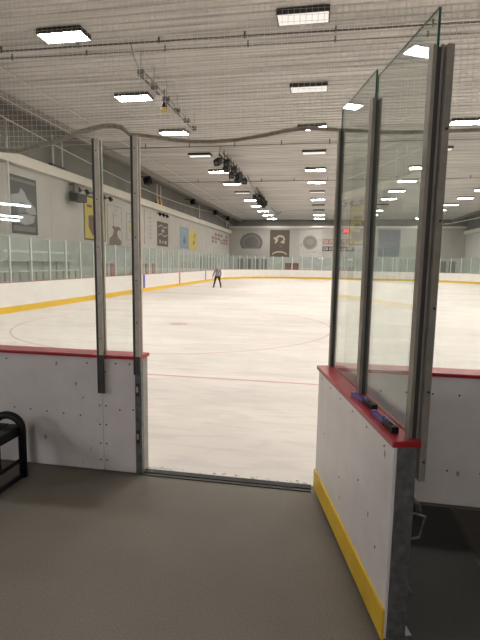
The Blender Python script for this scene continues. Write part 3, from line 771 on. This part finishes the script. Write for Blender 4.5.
def arcband(cx, cy, rx, ry, t, a0, a1, n=12):
    o = [(cx + rx * math.cos(math.radians(a0 + (a1 - a0) * k / n)), cy + ry * math.sin(math.radians(a0 + (a1 - a0) * k / n))) for k in range(n + 1)]
    i_ = [(cx + (rx - t) * math.cos(math.radians(a0 + (a1 - a0) * k / n)), cy + (ry - t) * math.sin(math.radians(a0 + (a1 - a0) * k / n))) for k in range(n + 1)]
    return o + i_[::-1]
def rect(a, b_, c_, d): return [(a, c_), (b_, c_), (b_, d), (a, d)]
def frame(t, mm): return [(mm, rect(0, 1, 0, t)), (mm, rect(0, 1, 1 - t, 1)), (mm, rect(0, t, 0, 1)), (mm, rect(1 - t, 1, 0, 1))]
banner('left', 18.75, 20.8, 3.12, 5.76, 'p_grey', 'dark grey banner with a pale rearing shape on the left wall', [
    ('p_mid', rect(.06, .95, .90, .95)), ('p_lgrey', [(.08, .66), (.34, .70), (.42, .80), (.55, .74), (.62, .64), (.92, .50), (.96, .38), (.70, .36), (.40, .46), (.22, .52), (.06, .50)]),
    ('p_lgrey', [(.25, .20), (.55, .16), (.85, .22), (.90, .34), (.60, .36), (.30, .34)]), ('p_mid', [(.30, .36), (.55, .38), (.60, .52), (.42, .56), (.28, .48)]), ('p_mid', rect(.12, .9, .05, .14))])
banner('left', 25.3, 28.0, 3.15, 5.78, 'p_yellow', 'yellow banner with plum figures on the left wall behind the first post', frame(.035, 'p_dark') + [
    ('p_plum', [(.2, .30), (.36, .12), (.6, .08), (.85, .2), (.9, .36), (.7, .34), (.5, .3), (.46, .5), (.38, .58), (.2, .55)]), ('p_plum', rect(.15, .35, .74, .80)), ('p_plum', rect(.42, .8, .64, .72)), ('p_plum', circ(.62, .46, .14, .07))])
banner('left', 28.3, 30.5, 2.9, 5.62, 'p_white', 'white banner with a brown swirling figure between the two near posts', frame(.03, 'p_line') + [
    ('p_brown', [(.08, .02), (.9, .04), (.94, .14), (.7, .22), (.62, .34), (.74, .42), (.9, .40), (.88, .47), (.66, .5), (.5, .47), (.4, .52), (.3, .46), (.42, .40), (.36, .28), (.12, .18)]),
    ('p_line', rect(.38, .44, .5, .84)), ('p_line', rect(.44, .62, .74, .78)), ('p_line', rect(.5, .62, .86, .9))])
banner('left', 31.3, 32.9, 3.4, 5.35, 'p_white', 'white banner with a yellow patch beside the jamb post', frame(.05, 'p_line') + [('p_yellow', rect(.25, .85, .32, .56)), ('p_line', rect(.25, .8, .66, .74)), ('p_line', rect(.3, .7, .82, .88))])
banner('left', 34.6, 36.9, 3.25, 6.0, 'p_white', 'white banner with faint vertical lettering on the left wall', [('p_line', rect(.0, .04, 0, 1))] + [('p_line', arcband(.55, .2 + .115 * k, .16, .045, .05, -60 + 40 * (k % 3), 190)) for k in range(6)])
banner('left', 37.5, 40.25, 3.25, 5.33, 'p_dbrown', 'dark brown banner with pale wavy bands on the left wall', [
    ('p_line', [(.06, .80), (.35, .90), (.6, .80), (.92, .86), (.92, .81), (.6, .75), (.35, .85), (.06, .75)]), ('p_line', [(.06, .46), (.35, .54), (.6, .44), (.92, .52), (.92, .47), (.6, .39), (.35, .49), (.06, .41)]),
    ('p_line', circ(.5, .64, .15, .07)), ('p_line', rect(.15, .3, .1, .26)), ('p_line', rect(.4, .55, .12, .22)), ('p_line', rect(.65, .85, .1, .24))])
banner('left', 43.8, 46.7, 3.25, 5.4, 'p_blue', 'pale blue banner on the left wall beside a yellow one', [('p_line', rect(.1, .9, .8, .84)), ('p_slate', [(.3, .3), (.5, .2), (.7, .35), (.55, .6), (.4, .5)])])
banner('left', 46.9, 50.0, 3.25, 5.2, 'p_yellow', 'mustard banner on the left wall right of the blue one', [('p_brown', arcband(.6, .55, .16, .2, .05, -90, 150)), ('p_brown', rect(.55, .85, .78, .84)), ('p_brown', rect(.5, .62, .25, .45))])
banner('left', 56.6, 67.2, 4.15, 5.75, None, 'faded reddish brown lettering painted near the end of the left wall',
       [('p_redbrown', rect(.02 + .16 * k + .01 * r, .14 + .16 * k, .76 - .30 * r, .96 - .30 * r)) for r in range(3) for k in range(6) if (k + r) % 4] + [('p_redbrown', rect(.05, .95, .44, .5))], 'wall_lettering', cat='lettering')
banner('far', -12.35, -8.95, 3.45, 6.32, None, 'big grey round emblem with a flat bottom on the far wall', [('p_disc', circ(.5, .5, .5, .5, 28, -38, 218)), ('p_mid', circ(.5, .5, .40, .40, 28, -40, 220)), ('p_disc', circ(.5, .50, .30, .3, 24, -50, 230))], 'wall_emblem', cat='emblem')
banner('far', -7.85, -4.95, 2.82, 6.75, 'p_dbrown', 'dark brown banner with tan swirl and arc on the far wall', [
    ('p_tan', arcband(.52, .66, .24, .15, .07, -60, 200)), ('p_tan', [(.2, .74), (.42, .68), (.4, .58), (.3, .5), (.24, .52), (.3, .62), (.18, .68)]), ('p_tan', [(.55, .58), (.78, .56), (.72, .5), (.56, .52)]),
    ('p_tan', arcband(.5, .06, .40, .16, .06, 10, 170)), ('p_brown', rect(.5, .66, .36, .42))])
banner('far', -3.45, -.25, 2.85, 6.75, 'p_white', 'white banner with a round sage emblem on the far wall', [
    ('p_sage', circ(.46, .54, .33, .265)), ('p_mid', circ(.46, .54, .26, .2)), ('p_sage', circ(.46, .56, .18, .12)), ('p_line', rect(.3, .42, .16, .20)), ('p_line', rect(.54, .74, .17, .21)), ('p_line', rect(.02, .1, .40, .5)), ('p_line', rect(.84, .98, .62, .66))])
for z0, z1, lab, mm in ((4.72, 5.45, 'upper dark sign strip of the pair beside the gate hinge on the far wall', 'p_redbrown'), (3.75, 4.4, 'lower dark sign strip of the pair beside the gate hinge on the far wall', 'p_dark')):
    banner('far', -.15, 4.3, z0, z1, mm, lab, [('p_line', rect(.03 + .19 * k, .17 + .19 * k, .2, .8)) for k in range(5)] + [(mm, rect(.06 + .19 * k, .12 + .19 * k, .4, .6)) for k in range(5)], 'wall_sign', cat='sign', group='sign strips on the far wall')
banner('far', 7.6, 10.6, 3.05, 6.8, 'p_slate', 'slate blue banner on the far wall seen through the gate glass', [('p_mid', [(.25, .5), (.5, .6), (.8, .55), (.75, .45), (.5, .5), (.35, .38)]), ('p_mid', rect(.2, .8, .2, .25))])
t = thing('lit_sign', 'small red glowing sign high on the far wall seen through the gate glass', 'sign', (3.1, WF - .3, 6.25))
MB().box(-.45, .45, .0, .25, 0, .72, M['p_dark'], bev=.02).build('case', t)
MB().box(-.36, .36, -.012, .0, .50, .62, M['redglow']).box(-.36, -.22, -.012, .0, .1, .5, M['redglow']).box(.12, .30, -.012, .0, .1, .5, M['redglow']).box(-.1, .05, -.012, 0, .2, .4, M['redglow']).build('lit_face', t)

# ------------------------------------------------------------------ behind the boards
def bleacher(y0, y1, label):
    t = thing('bleacher', label, 'bleacher', (WL + .7, (y0 + y1) / 2, 0), 0, 'bleachers by the left wall'); h = (y1 - y0) / 2
    for r, (xx, zz) in enumerate(((.35, 1.0), (-.10, 1.42), (-.5, 1.9))):
        MB().box(xx - .15, xx + .15, -h, h, zz - .05, zz, M['bleach'], bev=.01).build('seat_plank', t)
        for k in range(5):
            yy = -h + .3 + (2 * h - .6) * k / 4
            MB().box(xx - .03, xx + .03, yy - .03, yy + .03, -.06, zz - .05, M['pipe']).build('leg', t)
    MB().box(-.69, -.66, -h, h, 2.25, 2.37, M['bleach']).build('back_rail', t)
for k, (a, b_) in enumerate(((12.5, 17.8), (18.2, 23.5))):
    bleacher(a, b_, ('grey bleacher behind the left glass, nearer the entrance', 'grey bleacher behind the left glass, farther from the entrance')[k])
def chair():
    t = thing('stadium_chair', 'x', 'chair')
    MB().box(-.28, .28, -.28, .28, .42, .50, M['seat_red'], bev=.02).build('seat', t)
    MB().box(-.30, -.22, -.30, .30, .5, 1.75, M['seat_red'], bev=.02).build('backrest', t)
    for sx in (-.24, .24):
        for sy in (-.24, .24): MB().tube([(sx, sy, -.06), (sx, sy, .43)], .02, M['blackmetal'], 6).build('leg', t)
    return t
ch = chair()
for k, y in enumerate((26.6, 27.7, 32.4, 33.6, 35.0)):
    lab = 'red high backed chair behind the left glass, %s from the entrance' % ORD[k]
    if k == 0: o = ch; o.location = (WL + .9, y, 0); o['label'] = lab; o['group'] = 'red chairs behind the left glass'
    else: o = dup(ch, (WL + .9, y, 0), 0, lab, 'red chairs behind the left glass')
for k, x in enumerate((-4.9, -3.95)):
    t = thing('cabinet', '%s of two dark red cabinets behind the far glass' % ('left', 'right')[k], 'cabinet', (x + .42, 60.3, 0), 0, 'dark red cabinets behind the far glass')
    MB().box(-.42, .42, -.25, .35, -.06, 1.95, M['maroon'], bev=.02).build('body', t)
    MB().box(-.38, .38, -.275, -.25, .1, 1.88, M['maroon'], bev=.01).build('door', t)

# ------------------------------------------------------------------ the skater
def skater():
    me = bpy.data.meshes.new('body'); bm = bmesh.new()
    J = {}
    def v(n, x, y, z, r, par=None):
        a = bm.verts.new((x, y, z)); J[n] = (a, r)
        if par: bm.edges.new((J[par][0], a))
    v('pelvis', 0, 0, .92, .135)
    v('waist', .01, 0, 1.06, .12, 'pelvis'); v('chest', .02, -.01, 1.22, .145, 'waist'); v('neckb', .02, 0, 1.38, .09, 'chest'); v('neck', .02, -.01, 1.45, .05, 'neckb')
    v('jaw', .02, -.03, 1.52, .075, 'neck'); v('head', .02, -.015, 1.60, .095, 'jaw'); v('crown', .02, -.01, 1.68, .07, 'head')
    for s, nm in ((-1, 'l'), (1, 'r')):
        v('sh' + nm, .02 + s * .17, 0, 1.36, .068, 'neckb'); 
        v('el' + nm, .02 + s * (.27 if s < 0 else .24), .02, 1.10, .046, 'sh' + nm); v('wr' + nm, .02 + s * (.35 if s < 0 else .22), -.06, .87, .032, 'el' + nm); v('ha' + nm, .02 + s * (.37 if s < 0 else .21), -.09, .79, .035, 'wr' + nm)
        for fi, (dx, dy, ln) in enumerate(((-.02, .0, .06), (-.007, -.01, .075), (.007, -.01, .07), (.02, .0, .055))):
            bx, by = .02 + s * (.37 if s < 0 else .21), -.09
            v('f%d%s' % (fi, nm), bx + dx, by + dy, .79 - ln, .009, 'ha' + nm)
        v('th' + nm, .02 + s * .21 - .0, -.14, .80, .010, 'ha' + nm) if False else None
        v('hip' + nm, s * .10, 0, .86, .105, 'pelvis')
        v('kn' + nm, s * .19 + .01, -.05, .50, .065, 'hip' + nm); v('an' + nm, s * .255, .02, .17, .047, 'kn' + nm); v('he' + nm, s * .26, .02, .09, .045, 'an' + nm); v('to' + nm, s * .285, -.14, .085, .035, 'he' + nm)
    bm.to_mesh(me)
    rad = [r for a, r in J.values()]
    bm.free()
    tmp = bpy.data.objects.new('tmp_body', me); COL.objects.link(tmp)
    md = tmp.modifiers.new('s', 'SKIN'); md.use_smooth_shade = True
    if not me.skin_vertices: 
        bpy.context.view_layer.objects.active = tmp
    for i, r in enumerate(rad):
        me.skin_vertices[0].data[i].radius = (r, r); 
    me.skin_vertices[0].data[0].use_root = True
    tmp.modifiers.new('u', 'SUBSURF').levels = 2
    dg = bpy.context.evaluated_depsgraph_get()
    ev = tmp.evaluated_get(dg); bmesh_me = bpy.data.meshes.new_from_object(ev)
    bpy.data.objects.remove(tmp)
    bmesh_me.materials.clear(); bmesh_me.materials.append(M['skin'])
    t = thing('person', 'person skating in grey top and black leggings, legs apart, arms out', 'person', (-7.78, 33.5, .002), 0.15)
    body = bpy.data.objects.new('body', bmesh_me); COL.objects.link(body); body.parent = t
    def cloth(name, test, off, m):
        b2 = bmesh.new(); b2.from_mesh(bmesh_me)
        bmesh.ops.delete(b2, geom=[f for f in b2.faces if not test(f.calc_center_median())], context='FACES')
        b2.normal_update()
        for q in b2.verts: q.co += q.normal * off
        bmesh.ops.solidify(b2, geom=b2.faces[:], thickness=.004)
        q = bpy.data.meshes.new(name); b2.to_mesh(q); b2.free(); q.materials.append(m)
        for p in q.polygons: p.use_smooth = True
        o = bpy.data.objects.new(name, q); COL.objects.link(o); o.parent = t
    cloth('sweater', lambda c: .88 < c.z < 1.45 and not (c.z < .90 and abs(c.x) > .19), .02, M['sweater'])
    cloth('leggings', lambda c: .20 < c.z < .95 and abs(c.x) < .235 + max(0, .5 - c.z) * .4, .009, M['trouser'])
    cloth('hair', lambda c: c.z > 1.50 and (c.y > -.03 or c.z > 1.64), .014, M['hair'])
    MB().ball((-.012, -.098, 1.605), .012, M['black'], seg=8).ball((.052, -.098, 1.605), .012, M['black'], seg=8).build('eyes', t)
    MB().ball((.02, -.118, 1.575), .015, M['skin'], (.8, 1, 1.3), 8).build('nose', t)
    for s in (-1, 1):
        r = Matrix.Translation((s * .26, 0, 0)) @ Matrix.Rotation(s * .12, 4, 'Z')
        b_ = MB().box(-.052, .052, -.21, .08, .055, .14, M['skate'], r, bev=.025).box(-.055, .055, -.05, .085, .10, .27, M['skate'], r, bev=.03).build('skate_boot', t)
        MB().box(-.008, .008, -.22, .10, .0, .032, M['blade'], r).box(-.02, .02, -.18, .07, .03, .06, M['black'], r).build('skate_blade', b_)
    return t
skater()

# ------------------------------------------------------------------ world and camera
w = bpy.data.worlds.new('World'); S.world = w; w.use_nodes = True
w.node_tree.nodes['Background'].inputs['Color'].default_value = (0.5, 0.5, 0.52, 1)
w.node_tree.nodes['Background'].inputs['Strength'].default_value = 0.05

cam = bpy.data.cameras.new('camera'); co = bpy.data.objects.new('camera', cam); COL.objects.link(co)
cam.sensor_fit = 'HORIZONTAL'; cam.sensor_width = 36; cam.lens = 455 / 480 * 36; cam.clip_end = 300; cam.clip_start = .05
Yc = Vector((323 - 240, 320 - 263.5, -455)).normalized()
Zc = Vector((1, -.015, 0)).cross(Yc).normalized()
if Zc.y < 0: Zc = -Zc
Xc = Yc.cross(Zc)
R = Matrix((Xc, Yc, Zc)).to_4x4()
co.matrix_world = Matrix.Translation((0, 0, 1.95)) @ R
S.camera = co
